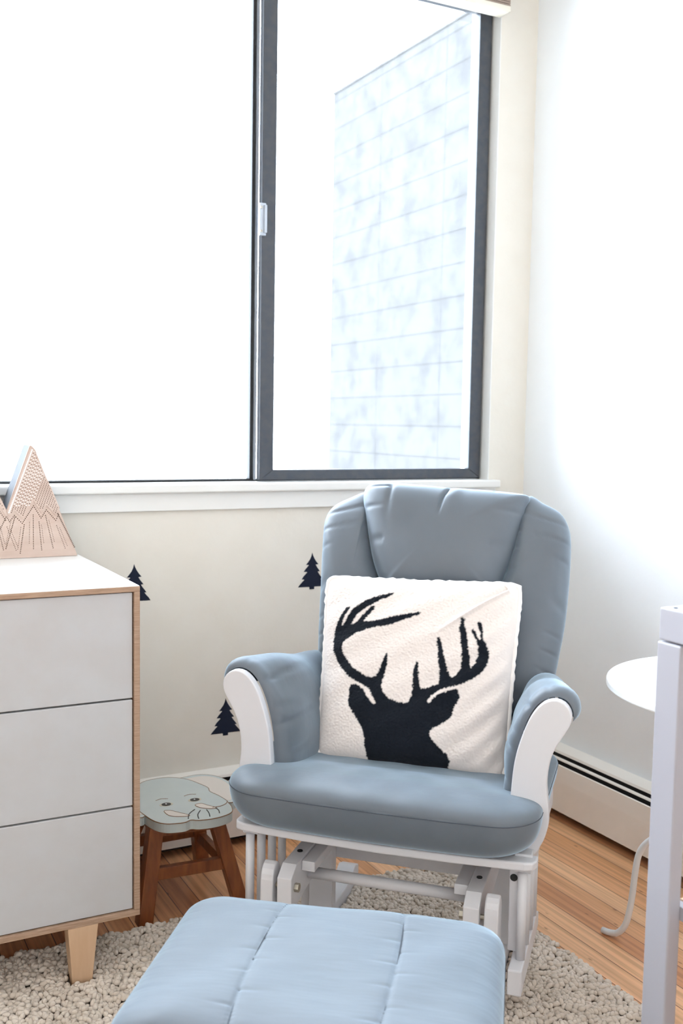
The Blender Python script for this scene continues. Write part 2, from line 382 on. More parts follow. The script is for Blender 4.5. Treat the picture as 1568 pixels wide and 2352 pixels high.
# ------------------------------------------------------------------ tree decals
TREE = [(0.0, 0.0), (2.8, -8.4), (7.4, -17.8), (13.7, -27.3), (20.7, -35.5), (11.8, -36.7), (17.7, -46.2), (22.4, -52.0), (26.1, -56.9), (18.9, -57.9), (23.2, -64.7), (29.5, -72.8), (34.6, -79.8), (28.8, -80.2), (34.3, -87.5), (40.6, -94.3), (46.1, -102.8), (8.1, -102.4), (7.7, -110.1), (-7.7, -110.0), (-7.9, -104.0), (-10.4, -102.6), (-45.1, -102.2), (-40.2, -95.8), (-32.7, -88.0), (-25.1, -80.8), (-26.6, -79.5), (-33.5, -79.1), (-28.2, -70.9), (-21.4, -64.4), (-15.7, -58.8), (-17.6, -57.1), (-27.1, -56.7), (-21.5, -48.9), (-16.2, -43.7), (-10.7, -37.7), (-12.4, -36.4), (-20.0, -36.3), (-14.0, -29.3), (-7.1, -20.5), (-2.6, -10.7)]
proto = None
for x, z, lab in ((-1.313, .824, 'navy fir tree sticker on the wall at the corner of the dresser top'), (-.773, .832, 'navy fir tree sticker on the wall touching the backrest of the glider'), (-1.044, .421, 'navy fir tree sticker on the wall beside the left armrest, above the stool')):
    if proto is None: o = proto = G().prism([(a / 1000, b / 1000) for a, b in TREE], 'y', -.0008, -.0001).build('tree_decal', M_navy)
    else: o = proto.copy(); COL.objects.link(o)
    o.location = (x, 0, z); tag(o, lab, 'wall sticker', 'fir tree stickers on the window wall')

# ------------------------------------------------------------------ rug
RX0, RX1, RY0, RY1 = -2.75, -.585, -2.35, -.447
def rug_in(x, y, e=0):
    r = .10; cx = min(max(x, RX0 + r), RX1 - r); cy = min(max(y, RY0 + r), RY1 - r)
    return math.hypot(x - cx, y - cy) <= r - e if (x > RX1 - r or x < RX0 + r) and (y > RY1 - r or y < RY0 + r) else (RX0 + e < x < RX1 - e and RY0 + e < y < RY1 - e)
rug = thing('shag_rug', 'beige chunky looped wool rug on the wooden floor under the glider', 'rug', (-1.65, -1.4, 0))
cxr, cyr = (RX0 + RX1) / 2, (RY0 + RY1) / 2
G((-1.65, -1.4, 0)).prism(rrect((RX1 - RX0) / 2, (RY1 - RY0) / 2, .10, 10, cxr, cyr), 'z', .001, .012).build('rug_backing', M_rugb, rug)
def ico():
    import bmesh
    b = bmesh.new(); bmesh.ops.create_icosphere(b, subdivisions=2, radius=1); V = np.array([v.co[:] for v in b.verts]); F = np.array([[v.index for v in f.verts] for f in b.faces]); b.free(); return V, F
IV, IF = ico()
def on_foot(x, y):
    if any(abs(x - a) < .030 and abs(y - b) < .024 for a, b in ((-1.606, -.611), (-2.578, -.611))): return True
    if -.980 < x < -.945 and -1.645 < y < -1.587: return True
    for (ox, oy), a, rects in (((-1.0908, -.9697), radians(-45), ((.185, .240, -.01, .46), (-.240, -.185, -.01, .46))),):
        u_ = (x - ox) * cos(a) + (y - oy) * sin(a); v_ = -(x - ox) * sin(a) + (y - oy) * cos(a)
        if any(r[0] < u_ < r[1] and r[2] < v_ < r[3] for r in rects): return True
    return False
def pile():
    pts = []
    s = .0098
    nx = int((RX1 - RX0) / s); ny = int((RY1 - RY0) / s)
    for i in range(nx):
        for j in range(ny):
            x = RX0 + (i + .5 + .35 * (j % 2)) * s + nrng.uniform(-.003, .003); y = RY0 + (j + .5) * s + nrng.uniform(-.003, .003)
            if not rug_in(x, y, .001) or on_foot(x, y): continue
            if y < -1.75 or x < -2.35: continue                       # out of every sensible view: bare backing is enough
            pts.append((x, y))
    P = np.array(pts); n = len(P)
    low = .5 + .5 * np.sin(P[:, 0] * 41 + 2 * np.sin(P[:, 1] * 33)) * np.sin(P[:, 1] * 47 + 1.5 * np.sin(P[:, 0] * 29))
    z = .019 + .010 * nrng.random(n) + .006 * low
    edge = np.minimum(RX1 - P[:, 0], RY1 - P[:, 1]); z = np.where(edge < .012, z - .006, z)
    a = nrng.uniform(0, 2 * pi, n); tl = nrng.uniform(-.5, .5, n)
    sx = nrng.uniform(.0070, .0098, n); sy = nrng.uniform(.0048, .0064, n); sz = nrng.uniform(.0052, .0070, n)
    lv = IV[None] * np.stack([sx, sy, sz], 1)[:, None, :]
    lz = lv[..., 2] * np.cos(tl)[:, None] + lv[..., 0] * np.sin(tl)[:, None]; lx = lv[..., 0] * np.cos(tl)[:, None] - lv[..., 2] * np.sin(tl)[:, None]
    X = lx * np.cos(a)[:, None] - lv[..., 1] * np.sin(a)[:, None] + P[:, 0:1]; Y = lx * np.sin(a)[:, None] + lv[..., 1] * np.cos(a)[:, None] + P[:, 1:2]
    V = np.stack([X, Y, lz + z[:, None]], -1).reshape(-1, 3) - np.array([-1.65, -1.4, 0])
    F = (IF[None] + (np.arange(n) * len(IV))[:, None, None]).reshape(-1, 3)
    me = bpy.data.meshes.new('loop_pile'); me.vertices.add(len(V)); me.vertices.foreach_set('co', V.astype('f').ravel())
    me.loops.add(F.size); me.loops.foreach_set('vertex_index', F.astype('i').ravel()); me.polygons.add(len(F))
    me.polygons.foreach_set('loop_start', np.arange(0, F.size, 3, dtype='i')); me.polygons.foreach_set('loop_total', np.full(len(F), 3, 'i'))
    me.update(calc_edges=True); me.validate(); me.shade_smooth(); me.materials.append(M_rug)
    o = bpy.data.objects.new('loop_pile', me); COL.objects.link(o); o.parent = rug; o['kind'] = 'stuff'
pile()

# ------------------------------------------------------------------ dresser
DX0, DX1, DYF, DYB, DZ0, DZ1 = -2.700, -1.484, -.635, -.088, .152, .869
dr = thing('dresser', 'white three-row dresser with birch plywood edges and legs, standing at the left below the window', 'dresser', ((DX0 + DX1) / 2, (DYF + DYB) / 2, 0)); do = dr.location
t = .0125
G(do).box((DX0, DYF, DZ1 - t), (DX1, DYB, DZ1 - .0012)).box((DX0, DYF, DZ0), (DX1, DYB, DZ0 + t)).box((DX0, DYF, DZ0 + t), (DX0 + t, DYB, DZ1 - t)).box((DX1 - t, DYF, DZ0 + t), (DX1, DYB, DZ1 - t)).box((DX0 + t, DYB - .01, DZ0 + t), (DX1 - t, DYB, DZ1 - t)).build('case', M_ply, dr, bevel=.0012)
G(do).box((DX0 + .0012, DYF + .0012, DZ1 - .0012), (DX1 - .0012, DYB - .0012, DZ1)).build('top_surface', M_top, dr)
xm = (DX0 + DX1) / 2
zs = [DZ0 + t, .393, .627, DZ1 - t]
for c in range(2):
    for k in range(3):
        xa, xb = (DX0 + t, xm) if c == 0 else (xm, DX1 - t)
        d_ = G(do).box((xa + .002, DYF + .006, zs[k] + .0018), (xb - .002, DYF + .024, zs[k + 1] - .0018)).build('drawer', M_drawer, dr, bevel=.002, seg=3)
        G(do).box((xa + .02, DYF + .026, zs[k] + .02), (xb - .02, DYB - .03, zs[k + 1] - .04)).build('drawer_box', M_birch, d_)
for lx, ly_, zb in ((-1.606, DYF + .024, .012), (-2.578, DYF + .024, .012), (-1.606, DYB - .060, 0), (-2.578, DYB - .060, 0)):
    fr = zb > 0
    G(do).post((lx, ly_, DZ0), (lx, ly_ + (.003 if fr else -.003), zb), .064, .046, .040, .034).build('leg', M_birch, dr, bevel=.002)

# ------------------------------------------------------------------ mountain lamp on the dresser
LY = -.116; LZ = DZ1 + .0008
lamp = thing('mountain_lamp', 'wooden light box of two perforated plywood mountain peaks on the dresser top', 'lamp', (-1.67, LY + .03, LZ)); lo = lamp.location
OUT = [(-1.870, LZ), (-1.4935, LZ), (-1.4955, LZ + .006), (-1.595, 1.138), (-1.604, 1.148), (-1.609, 1.148), (-1.6655, .990), (-1.722, 1.112), (-1.727, 1.112), (-1.868, LZ + .006)]
def inset_side(P, th):
    g = G(lo); n = len(P)
    for i in range(n):
        a = np.array(P[i]); b = np.array(P[(i + 1) % n]); d = (b - a) / np.linalg.norm(b - a); nn = np.array((-d[1], d[0])) * th
        g.prism([tuple(a), tuple(b), tuple(b + nn), tuple(a + nn)], 'y', LY + .003, LY + .080)
    return g
inset_side(OUT, .003).build('side_wall', mat('lamp_side_shaded', (.22, .23, .25), .85, spec=.1), lamp)  # white sides, darkened in colour to look shaded against the window
G(lo).prism(OUT, 'y', LY, LY + .003).build('front_panel', M_lampply, lamp)
inner = [(x * .97 + -1.68 * .03, LZ + .004 + (z - LZ) * .95) for x, z in OUT]
G(lo).prism(inner, 'y', LY + .074, LY + .077).build('back_panel', M_white, lamp)
# raised snow cap panels with zigzag lower edge
CAPR = [(-1.6065, 1.146), (-1.6655, .986), (-1.659, .973), (-1.647, .988), (-1.6285, .968), (-1.601, 1.011), (-1.583, .980), (-1.570, 1.000), (-1.547, .973), (-1.5375, .9925), (-1.5965, 1.1365)]
CAPL = [(-1.7245, 1.110), (-1.7800, .990), (-1.772, .978), (-1.752, .999), (-1.735, .975), (-1.712, 1.008), (-1.697, .985), (-1.684, 1.003), (-1.6655, .972), (-1.667, .990)][::-1]
caps = [G(lo).prism(C_, 'y', LY - .003, LY - .0001).build('snow_cap', M_lampply, lamp) for C_ in (CAPR[::-1], CAPL)]
def inpoly(p, P):
    x, y = p; c = False; n = len(P); j = n - 1
    for i in range(n):
        if (P[i][1] > y) != (P[j][1] > y) and x < (P[j][0] - P[i][0]) * (y - P[i][1]) / (P[j][1] - P[i][1] + 1e-12) + P[i][0]: c = not c
        j = i
    return c
def dist_edge(p, P):
    m_ = 9
    for i in range(len(P)):
        a = np.array(P[i]); b = np.array(P[(i + 1) % len(P)]); q = np.array(p); t_ = np.clip((q - a) @ (b - a) / ((b - a) @ (b - a) + 1e-12), 0, 1)
        m_ = min(m_, np.linalg.norm(q - a - t_ * (b - a)))
    return m_
def dots(g, pts, r, y):
    for x, z in pts:
        k = len(g.V); n = 8
        g.add([(x + r * cos(2 * pi * i / n), y, z + r * sin(2 * pi * i / n)) for i in range(n)], [tuple(range(n))])
g = G(lo)
for ci, C_ in enumerate((CAPR, CAPL)):
    gb = G(lo); gd = G(lo)
    ap = max(C_, key=lambda p: p[1]); low = min(p[1] for p in C_)
    # rows parallel to the left flank
    L0 = np.array(C_[1] if C_ is CAPR else (-1.7800, .990)); dirv = np.array(ap) - L0; Ln = np.linalg.norm(dirv); dirv /= Ln; nv = np.array((dirv[1], -dirv[0]))
    for i in range(0, 40):
        off = .0055 + i * .0056
        for k in range(-12, 80):
            p = L0 + dirv * (k * .0043 + (i % 2) * .002) + nv * off
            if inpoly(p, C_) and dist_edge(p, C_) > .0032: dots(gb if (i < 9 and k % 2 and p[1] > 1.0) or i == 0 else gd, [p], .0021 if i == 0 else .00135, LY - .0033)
    gd.build('perforations', M_hole, caps[ci]); gb.build('painted_light_dots', M_top, caps[ci])  # bright ones: window light through the holes, painted as white discs
    # line of dots following the zigzag on the lower panel
    Z = [p for p in (CAPR[1:-1] if C_ is CAPR else CAPL[::-1][1:-1])]
    for a, b in zip(Z[:-1], Z[1:]):
        a = np.array(a) - (0, .012); b = np.array(b) - (0, .012); n = max(1, int(np.linalg.norm(b - a) / .0046))
        dots(g, [a + (b - a) * k / n for k in range(n)], .0016, LY - .0003)
def line(a, b, r, st=.0042):
    a = np.array(a); b = np.array(b); n = int(np.linalg.norm(b - a) / st); dots(g, [a + (b - a) * k / n for k in range(n + 1)], r * 1.35, LY - .0003)
for dx in (0, -.120):
    for (xa, za, xb, zb, r) in ((-1.646, .972, -1.668, .895, .0012), (-1.656, .960, -1.668, .906, .0008), (-1.624, .952, -1.634, .882, .0012), (-1.632, .946, -1.640, .892, .0008), (-1.611, .958, -1.612, .906, .0008), (-1.602, .976, -1.602, .892, .0011), (-1.588, .958, -1.582, .888, .0011), (-1.582, .950, -1.577, .906, .0008), (-1.572, .974, -1.554, .892, .0011), (-1.564, .962, -1.551, .908, .0008), (-1.545, .948, -1.524, .890, .0009), (-1.537, .942, -1.519, .896, .0008)):
        line((xa + dx, za), (xb + dx, zb), r)
line((-1.542, .978), (-1.501, .892), .0014); line((-1.667, .972), (-1.700, .905), .0012)
g.build('perforations', M_hole, lamp)

# ------------------------------------------------------------------ elephant stool
ST = (-1.281, -.275, 0)
st = thing('step_stool', 'child\'s wooden stool with a painted elephant face seat beside the dresser', 'stool', ST)
ZT = .255
face_r = [(-1.281, -.112), (-1.245, -.120), (-1.213, -.150), (-1.194, -.195), (-1.183, -.235), (-1.188, -.262), (-1.178, -.300), (-1.172, -.340), (-1.174, -.358), (-1.176, -.385), (-1.188, -.418), (-1.215, -.434), (-1.250, -.439), (-1.280, -.434), (-1.296, -.424), (-1.312, -.432), (-1.335, -.430)]
face = catmull(face_r + [(-1.360, -.420), (-1.378, -.392), (-1.388, -.345), (-1.392, -.300), (-1.380, -.255), (-1.374, -.215), (-1.360, -.165), (-1.325, -.122)], 120)
earR = catmull([(-1.235, -.150), (-1.205, -.128), (-1.165, -.128), (-1.132, -.155), (-1.116, -.205), (-1.116, -.260), (-1.126, -.310), (-1.150, -.345), (-1.172, -.352), (-1.20, -.28)], 80)
earL = np.array([(-2.562 - p[0], p[1]) for p in earR])[::-1]
for e_ in (earR, earL): G(ST).prism([tuple(p) for p in e_], 'z', ZT - .0235, ZT - .0012).build('ear', M_ele, st, bevel=.0015)
for e_, c_ in ((earR, (-1.168, -.245)), (earL, (-1.394, -.245))):
    P = [tuple(np.array(c_) + (p - np.array(c_)) * (.80, .86)) for p in e_]
    G(ST).prism(P, 'z', ZT - .0012, ZT - .0006).build('inner_ear', M_pinkwhite, st)
G(ST).prism([tuple(p) for p in face], 'z', ZT - .0240, ZT).build('face', M_ele, st, bevel=.0015)
g = G(ST).tube([(p[0], p[1], ZT - .0008) for p in face] + [(face[0][0], face[0][1], ZT - .0008)], .0011, 6, cap=False)
for e_ in (earR, earL): g.tube([(p[0], p[1], ZT - .0020) for p in e_] + [(e_[0][0], e_[0][1], ZT - .0020)], .0009, 6, cap=False)
g.build('burnt_outline', M_burn, st)
M_eye = mat('black_eye', (.01, .01, .012), .3)
for ex in (-1.319, -1.244):
    e1 = G(ST).prism([(ex + .0175 * cos(a), -.304 + .0115 * sin(a)) for a in np.linspace(0, 2 * pi, 24)[:-1]], 'z', ZT, ZT + .0005).build('eye', mat('eye_white', (.62, .57, .46), .5), st)
    G(ST).prism([(ex + .0122 * cos(a), -.304 + .0105 * sin(a)) for a in np.linspace(0, 2 * pi, 20)[:-1]], 'z', ZT + .0005, ZT + .0009).build('pupil', M_eye, e1)
    G(ST).prism([(ex + .0020 * cos(a), -.302 + .0028 * sin(a)) for a in np.linspace(0, 2 * pi, 12)[:-1]], 'z', ZT + .0009, ZT + .0011).build('highlight', M_top, e1)
    G(ST).tube(catmull([(ex - .016, -.268, ZT), (ex, -.262, ZT), (ex + .016, -.268, ZT)], 12, False), .0008, 6).build('brow', M_burn, st)
for P in ([(-1.338, -.345), (-1.325, -.345), (-1.312, -.362), (-1.290, -.398), (-1.315, -.394), (-1.335, -.378)], [(-1.255, -.338), (-1.238, -.335), (-1.228, -.352), (-1.212, -.380), (-1.232, -.376), (-1.250, -.360)]):
    C_ = catmull(P, 40); tk = G(ST).prism([tuple(p) for p in C_], 'z', ZT, ZT + .0006).build('tusk', M_pinkwhite, st)
    G(ST).tube([(p[0], p[1], ZT + .0003) for p in C_] + [(C_[0][0], C_[0][1], ZT + .0003)], .0009, 6, cap=False).build('tusk_outline', M_burn, tk)
for P in ([(-1.266, -.366), (-1.288, -.388), (-1.300, -.416)], [(-1.256, -.378), (-1.270, -.400), (-1.277, -.426)], [(-1.240, -.380), (-1.242, -.402), (-1.248, -.425)], [(-1.216, -.378), (-1.214, -.395), (-1.219, -.414)]):
    G(ST).tube(catmull([(a, b, ZT + .0003) for a, b in P], 14, False), .0012, 6).build('trunk_fold', M_black, st)
G(ST).tube(catmull([(-1.222, -.372, ZT + .0002), (-1.20, -.372, ZT + .0002), (-1.182, -.362, ZT + .0002), (-1.174, -.35, ZT + .0002)], 14, False), .0011, 6).build('trunk_line', M_burn, st)
zt_ = ZT - .0242
LG = [((-1.366, -.362), (-1.402, -.388)), ((-1.215, -.372), (-1.155, -.402)), ((-1.212, -.215), (-1.158, -.118)), ((-1.350, -.215), (-1.402, -.118))]
for a, b in LG: G(ST).post((a[0], a[1], zt_), (b[0], b[1], 0), .036, .036).build('leg', M_stool, st, bevel=.002)
def lerp(i, z): a, b = LG[i]; f = 1 - z / zt_; return (a[0] + (b[0] - a[0]) * f, a[1] + (b[1] - a[1]) * f, z)
for i, j, z, h in ((0, 1, .115, .030), (1, 2, .100, .028), (2, 3, .115, .028), (3, 0, .100, .028), (0, 1, .217, .028), (1, 2, .217, .028), (2, 3, .217, .028), (3, 0, .217, .028)):
    a = np.array(lerp(i, z)); b = np.array(lerp(j, z)); d = (b - a) / np.linalg.norm(b - a)
    G(ST).bar(a + d * .012, b - d * .012, .018, h).build('stretcher' if z < .2 else 'apron', M_stool, st, bevel=.0015)

# ------------------------------------------------------------------ glider (local frame: +x to the photo's right, +y to its back, -y is the way it faces)
A_ = radians(-45); ex_ = np.array((cos(A_), sin(A_), 0)); ey_ = np.array((-sin(A_), cos(A_), 0))
GM = np.array((-1.0965, -.964, 0)) + .008 * ex_
gl = thing('glider_chair', 'white-framed nursery glider with grey-blue cushions facing into the room from the corner', 'chair', tuple(GM), A_)
# arm boards
ARM = [(.250, .345), (.252, .400), (.256, .470), (.262, .545), (.275, .600), (.293, .645), (.315, .672), (.338, .6805), (.358, .674), (.370, .655), (.368, .632), (.352, .603), (.338, .575), (.330, .545), (.327, .510), (.331, .470), (.333, .430), (.325, .395), (.308, .362), (.300, .345)]
for sg in (1, -1):
    P = catmull(ARM, 90)
    P = [(sg * p[0], p[1]) for p in P]
    G().prism(P, 'y', .062, .084).build('arm_board', M_white, gl, bevel=.003, seg=3)
    G().box((sg * .252, .400, .345), (sg * .285, .422, .600)).build('arm_board', M_white, gl, bevel=.003, seg=3)
# seat frame
fr = [(-.318, .020), (-.312, .006), (-.295, .0), (-.15, -.010), (0, -.014), (.15, -.010), (.295, .0), (.312, .006), (.318, .020), (.318, .045), (-.318, .045)]
G().prism(fr, 'z', .352, .3695).build('front_rail', M_white, gl, bevel=.004, seg=3)
for sg in (1, -1): G().box((sg * .272, .03, .335), (sg * .308, .43, .3745)).build('side_rail', M_white, gl, bevel=.003)
G().box((-.272, .405, .335), (.272, .43, .380)).build('rear_rail', M_white, gl, bevel=.003)
for k in range(5): G().box((-.27, .055 + k * .07, .362), (.27, .095 + k * .07, .374)).build('seat_slat', M_white, gl)
# spindles and hanging lower rail each side
for sg in (1, -1):
    for yy in (.030, .095, .160, .225): G().tube([(sg * .290, yy, .158), (sg * .290, yy, .337)], .0095, 14).build('spindle', M_white, gl, smooth=True)
    G().prism([(-.020, .108), (.268, .118), (.268, .150), (.225, .160), (-.020, .160)], 'x', sg * .272, sg * .300).build('lower_rail', M_white, gl, bevel=.003)
# gliding suspension: inner beams, links, dowel, rear upright boards
for sg in (1, -1):
    G().prism([(-.012, .210), (.012, .196), (.36, .250), (.36, .290), (.020, .288), (-.012, .268)], 'x', sg * .180, sg * .212).build('glide_beam', M_white, gl, bevel=.002)
    G().box((sg * .150, .050, .262), (sg * .1795, .36, .284)).build('cleat', M_white, gl, bevel=.002)
    L_ = catmull([(-.006, .10), (.036, .10), (.042, .18), (.040, .258), (.024, .288), (.006, .288), (-.010, .262), (-.012, .18)], 40)
    lk = G().prism([tuple(p) for p in L_], 'x', sg * .222, sg * .250).build('swing_arm', M_white, gl, bevel=.003)
    g = G().tube([(sg * .176, .010, .243), (sg * .222, .010, .243)], .0055, 12).tube([(sg * .170, .010, .243), (sg * .1795, .010, .243)], .0095, 6)
    g.build('pivot_bolt', M_steel, lk)
    G().box((sg * .180, .27, .050), (sg * .238, .30, .285)).build('upright', M_white, gl, bevel=.002)
    G().box((sg * .238, .285, .050), (sg * .262, .33, .285)).build('upright', M_white, gl, bevel=.002)
    g = G().box((sg * .205, .012, .055), (sg * .245, .05, .098)); g.build('base_block', M_white, gl, bevel=.002)
    ft = [(-.02, .030), (.04, .012), (.46, .012), (.53, .040), (.53, .075), (.50, .085), (.44, .060), (.03, .060), (-.02, .05)]
    G().prism(ft, 'x', sg * .190, sg * .235).build('base_runner', M_white, gl, bevel=.003)
G().tube([(-.186, .10, .238), (.186, .10, .238)], .0125, 18).build('cross_dowel', M_white, gl, smooth=True)
G().box((-.20, .345, .168), (.24, .365, .208)).build('base_crossbar', M_white, gl, bevel=.002)
G().box((-.20, .10, .020), (.20, .13, .05)).build('base_crossbar', M_white, gl, bevel=.002)
# screws: little dark holes
for sg, xx in ((1, .196), (-1, .196)): G().tube([(sg * xx, .085, .2885), (sg * xx, .085, .2905)], .006, 12).build('screw_hole', M_black, gl)
G().box((.262, .045, .165), (.280, .070, .350)).build('frame_post', M_white, gl, bevel=.002)
G().tube([(.271, .0445, .318), (.271, .0435, .318)], .0075, 14).build('bolt_hole', M_black, gl)

# seat cushion
def wr(a, f, ph): return a * sin(f + ph)
oc = resample([(x + (.004 if x > 0 else -.0), y) for x, y in rrect(.328, .245, .085, 10, -.010, .205)], 200)
def seat_top(x, y, s):
    q = max(0, min(1, (y - .04) / .18)); q = q * q * (3 - 2 * q)
    return .006 * (1 - ((x + .01) / .33) ** 2) * max(0, 1 - ((y - .05) / .12) ** 2) - .018 * q + .0012 * sin(x * 60 + y * 12) * sin(y * 38)
def seat_bot(x, y, s): return .004 * max(0, 1 - (abs(x) / .33) ** 2) * (1 if y < .08 else 0) if False else 0.0
V, F = cushion(oc, .028, .083, 13, 2.1, 60, top=seat_top, bot=seat_bot)
SZ = .4520
def seat_warp(x, y, z):
    f = max(0.0, min(1.0, (.10 - y) / .14)); e = 1 - min(1, abs((x + .01) / .338)) ** 2.2
    yy = y - .016 * f * e + .0015 * f * sin(x * 55) * (z > 0)
    if z < 0: z = z - .004 * f * e * min(1, -z / .03); yy += .006 * f * (z / -.083) ** 2
    if y > .03 and z < -.0765: z = -.0765
    return (x, yy, z + SZ)
V = [seat_warp(*v) for v in V]
sc = mesh('seat_cushion', V, F, M_fab, gl, smooth=True)
sm = [seat_warp(p[0], p[1], 0.0)[:2] for p in oc]
G().tube([(x, y, SZ) for x, y in sm] + [(sm[0][0], sm[0][1], SZ)], .0011, 6, cap=False).build('seam', M_thread, sc)

# back cushions live in a reclined plane: (u along x, h up the plane, n out of it towards the sitter)
def backM(n0):
    k = .4; L0_ = sqrt(1 + k * k); hx = Vector((0, k / L0_, 1 / L0_)); nn = Vector((0, -1 / L0_, k / L0_))
    o = Vector((0, .36, .43)) + nn * n0
    return Matrix(((1, hx.x, nn.x, o.x), (0, hx.y, nn.y, o.y), (0, hx.z, nn.z, o.z), (0, 0, 0, 1)))
HEAD = [(-0.206, 0.644), (-0.196, 0.663), (-0.166, 0.672), (-0.108, 0.671), (-0.028, 0.667), (0.017, 0.664), (0.106, 0.661), (0.183, 0.656), (0.215, 0.648), (0.208, 0.620), (0.196, 0.559), (0.184, 0.503), (0.168, 0.447), (0.152, 0.403), (0.12, 0.384), (-0.097, 0.38), (-0.129, 0.406), (-0.158, 0.461), (-0.176, 0.517), (-0.191, 0.574), (-0.203, 0.615)][::-1]
LB = [(-0.192, 0.655), (-0.250, 0.637), (-0.292, 0.611), (-0.308, 0.575), (-0.306, 0.51), (-0.298, 0.418), (-0.291, 0.339), (-0.282, 0.25), (-0.27, 0.186), (-0.240, 0.103), (-0.160, 0.062), (-0.110, 0.10), (-0.092, 0.246), (-0.122, 0.395), (-0.150, 0.461), (-0.168, 0.529), (-0.182, 0.598)]
RB = [(0.196, 0.655), (0.248, 0.641), (0.288, 0.619), (0.309, 0.586), (0.318, 0.543), (0.320, 0.446), (0.317, 0.351), (0.309, 0.277), (0.297, 0.195), (0.270, 0.120), (0.187, 0.062), (0.125, 0.10), (0.105, 0.246), (0.136, 0.37), (0.156, 0.447), (0.174, 0.536)][::-1]
def puck(x, y, edge_pts, amp, wid):
    return -sum(amp * math.exp(-((x - a) ** 2 + (y - b) ** 2) / wid ** 2) for a, b in edge_pts)
def side_w(x, y, s):
    q = sin(y * 92 + 2.5 * sin(y * 23) + abs(x) * 30)
    e = -.015 * max(0, s - .55) * max(0, q) ** 6
    return e + .003 * sin(x * 21 + y * 13)
LBs = [(x - (.006 if y > .37 and x > -.2 else 0), y) for x, y in LB]; RBs = [(x + (.006 if y > .36 and x < .2 else 0), y) for x, y in RB]
V, F = cushion(resample(catmull(LBs, 160).tolist(), 260), .064, .055, 3.0, 1.8, 44, top=side_w); mesh('side_bolster', xf(V, backM(.0)), F, M_fab, gl, smooth=True)
V, F = cushion(resample(catmull(RBs, 160).tolist(), 260), .064, .055, 3.0, 1.8, 44, top=side_w); mesh('side_bolster', xf(V, backM(.0)), F, M_fab, gl, smooth=True)
def head_w(x, y, s):
    xc = .020 - .30 * max(0, .660 - y) + .9 * max(0, .630 - y) ** 1.5
    cr = -.016 * math.exp(-((x - xc) / .0045) ** 2) * max(0, min(1, (y - .575) / .07)) + .005 * math.exp(-((x - xc - .022) / .016) ** 2) * max(0, min(1, (y - .56) / .07))
    c2 = -.006 * math.exp(-((x + .125) / .007) ** 2) * max(0, min(1, (y - .56) / .08))
    q = max(0, sin(y * 88 + 1.0 + 2 * sin(y * 19))) ** 6
    return cr + c2 - .018 * max(0, s - .62) * q * (abs(x) > .13) + .003 * sin(x * 22 + 1) * sin(y * 15 + .5)
V, F = cushion(resample(catmull(HEAD, 160).tolist(), 300), .066, .040, 3.4, 1.8, 60, top=head_w)
hd = mesh('head_pillow', xf(V, backM(.028)), F, M_fab, gl, smooth=True)
BASE = [(-.285, .60), (-.20, .635), (.20, .635), (.285, .60), (.295, .30), (.25, .10), (-.25, .10), (-.275, .30)][::-1]
V, F = cushion(resample(catmull(BASE, 120).tolist(), 120), .02, .02, 6, 2, 14); mesh('back_cushion', xf(V, backM(-.022)), F, M_fab, gl, smooth=True)
lower = rrect(.15, .205, .05, 8, .0, .225)
V, F = cushion(resample(lower, 140), .045, .03, 3.2, 2, 20); mesh('lumbar_pad', xf(V, backM(.0)), F, M_fab, gl, smooth=True)
# wooden back frame behind the cushions
bk = G()
for x in (-.22, -.11, 0, .11, .22): bk.box((x - .02, -.02, 0), (x + .02, .60, 0) if False else (x + .02, .60, .012))
V = xf([(v[0], v[1], v[2] - .072) for v in bk.V], backM(0)); 
for i, x in enumerate((-.22, -.11, 0, .11, .22)): mesh('back_slat', V[8 * i:8 * i + 8], G().box((0, 0, 0), (1, 1, 1)).F, M_white, gl)

# arm pads: cloth roll laid over the arm boards
def arm_pad(sg):
    path = catmull([(.249, .395), (.255, .470), (.261, .545), (.273, .601), (.291, .646), (.313, .673), (.338, .682), (.360, .675), (.372, .655), (.372, .635)], 60, False)
    NB = 40; V = []; idx = {}
    y0, y1 = .0845, (.385 if sg > 0 else .470)
    n = len(path)
    def nrm(i):
        t_ = path[min(i + 1, n - 1)] - path[max(i - 1, 0)]; t_ /= np.linalg.norm(t_); return np.array((-t_[1], t_[0]))
    F = []
    for side in (0, 1):
        for i in range(n):
            a = i / (n - 1); nn = nrm(i)
            for j in range(NB + 1):
                b = j / NB
                bb = .5 - .5 * cos(pi * b)
                ea = (1 - abs(2 * a - 1) ** 5) ** .5; eb = (1 - abs(2 * bb - 1) ** 14) ** .5
                th = (.019 + .018 * (1 - a) + .010 * sin(pi * min(1, bb * 1.5)) * (1 - a * .6)) * ea * eb * (1 if sg < 0 else min(1, .35 + .9 * a)) * (1 + .15 * sin(3 * a + 2))
                wrk = 0
                for ca, cl, am in ((.26, .30, .8), (.43, .42, 1.6), (.52, .26, 1.1), (.67, .48, 1.7), (.80, .25, .8)):
                    q_ = ca + .10 * (bb) * sin(ca * 31)
                    wrk -= .0050 * am * math.exp(-((a - q_) / .010) ** 2) * max(0, 1 - bb / cl) ** .7
                wrk = ea * eb * (wrk + .0020 * sin(a * 15 + bb * 9) + .0015 * sin(a * 9 - bb * 14))
                off = (th + wrk) if side == 0 else .001
                yy = y0 + (y1 - y0) * bb
                c = path[i] + nn * off
                c[0] -= .22 * a * max(0, yy - .12); V.append((sg * c[0], yy, c[1] - .15 * max(0, yy - .10) * max(0, min(1, (c[1] - .45) / .20))))
        base = side * n * (NB + 1)
        for i in range(n - 1):
            for j in range(NB):
                q = (base + i * (NB + 1) + j, base + (i + 1) * (NB + 1) + j, base + (i + 1) * (NB + 1) + j + 1, base + i * (NB + 1) + j + 1)
                F.append(q if (side == 0) == (sg < 0) else q[::-1])
    mesh('arm_pad', V, F, M_fab, gl, smooth=True)
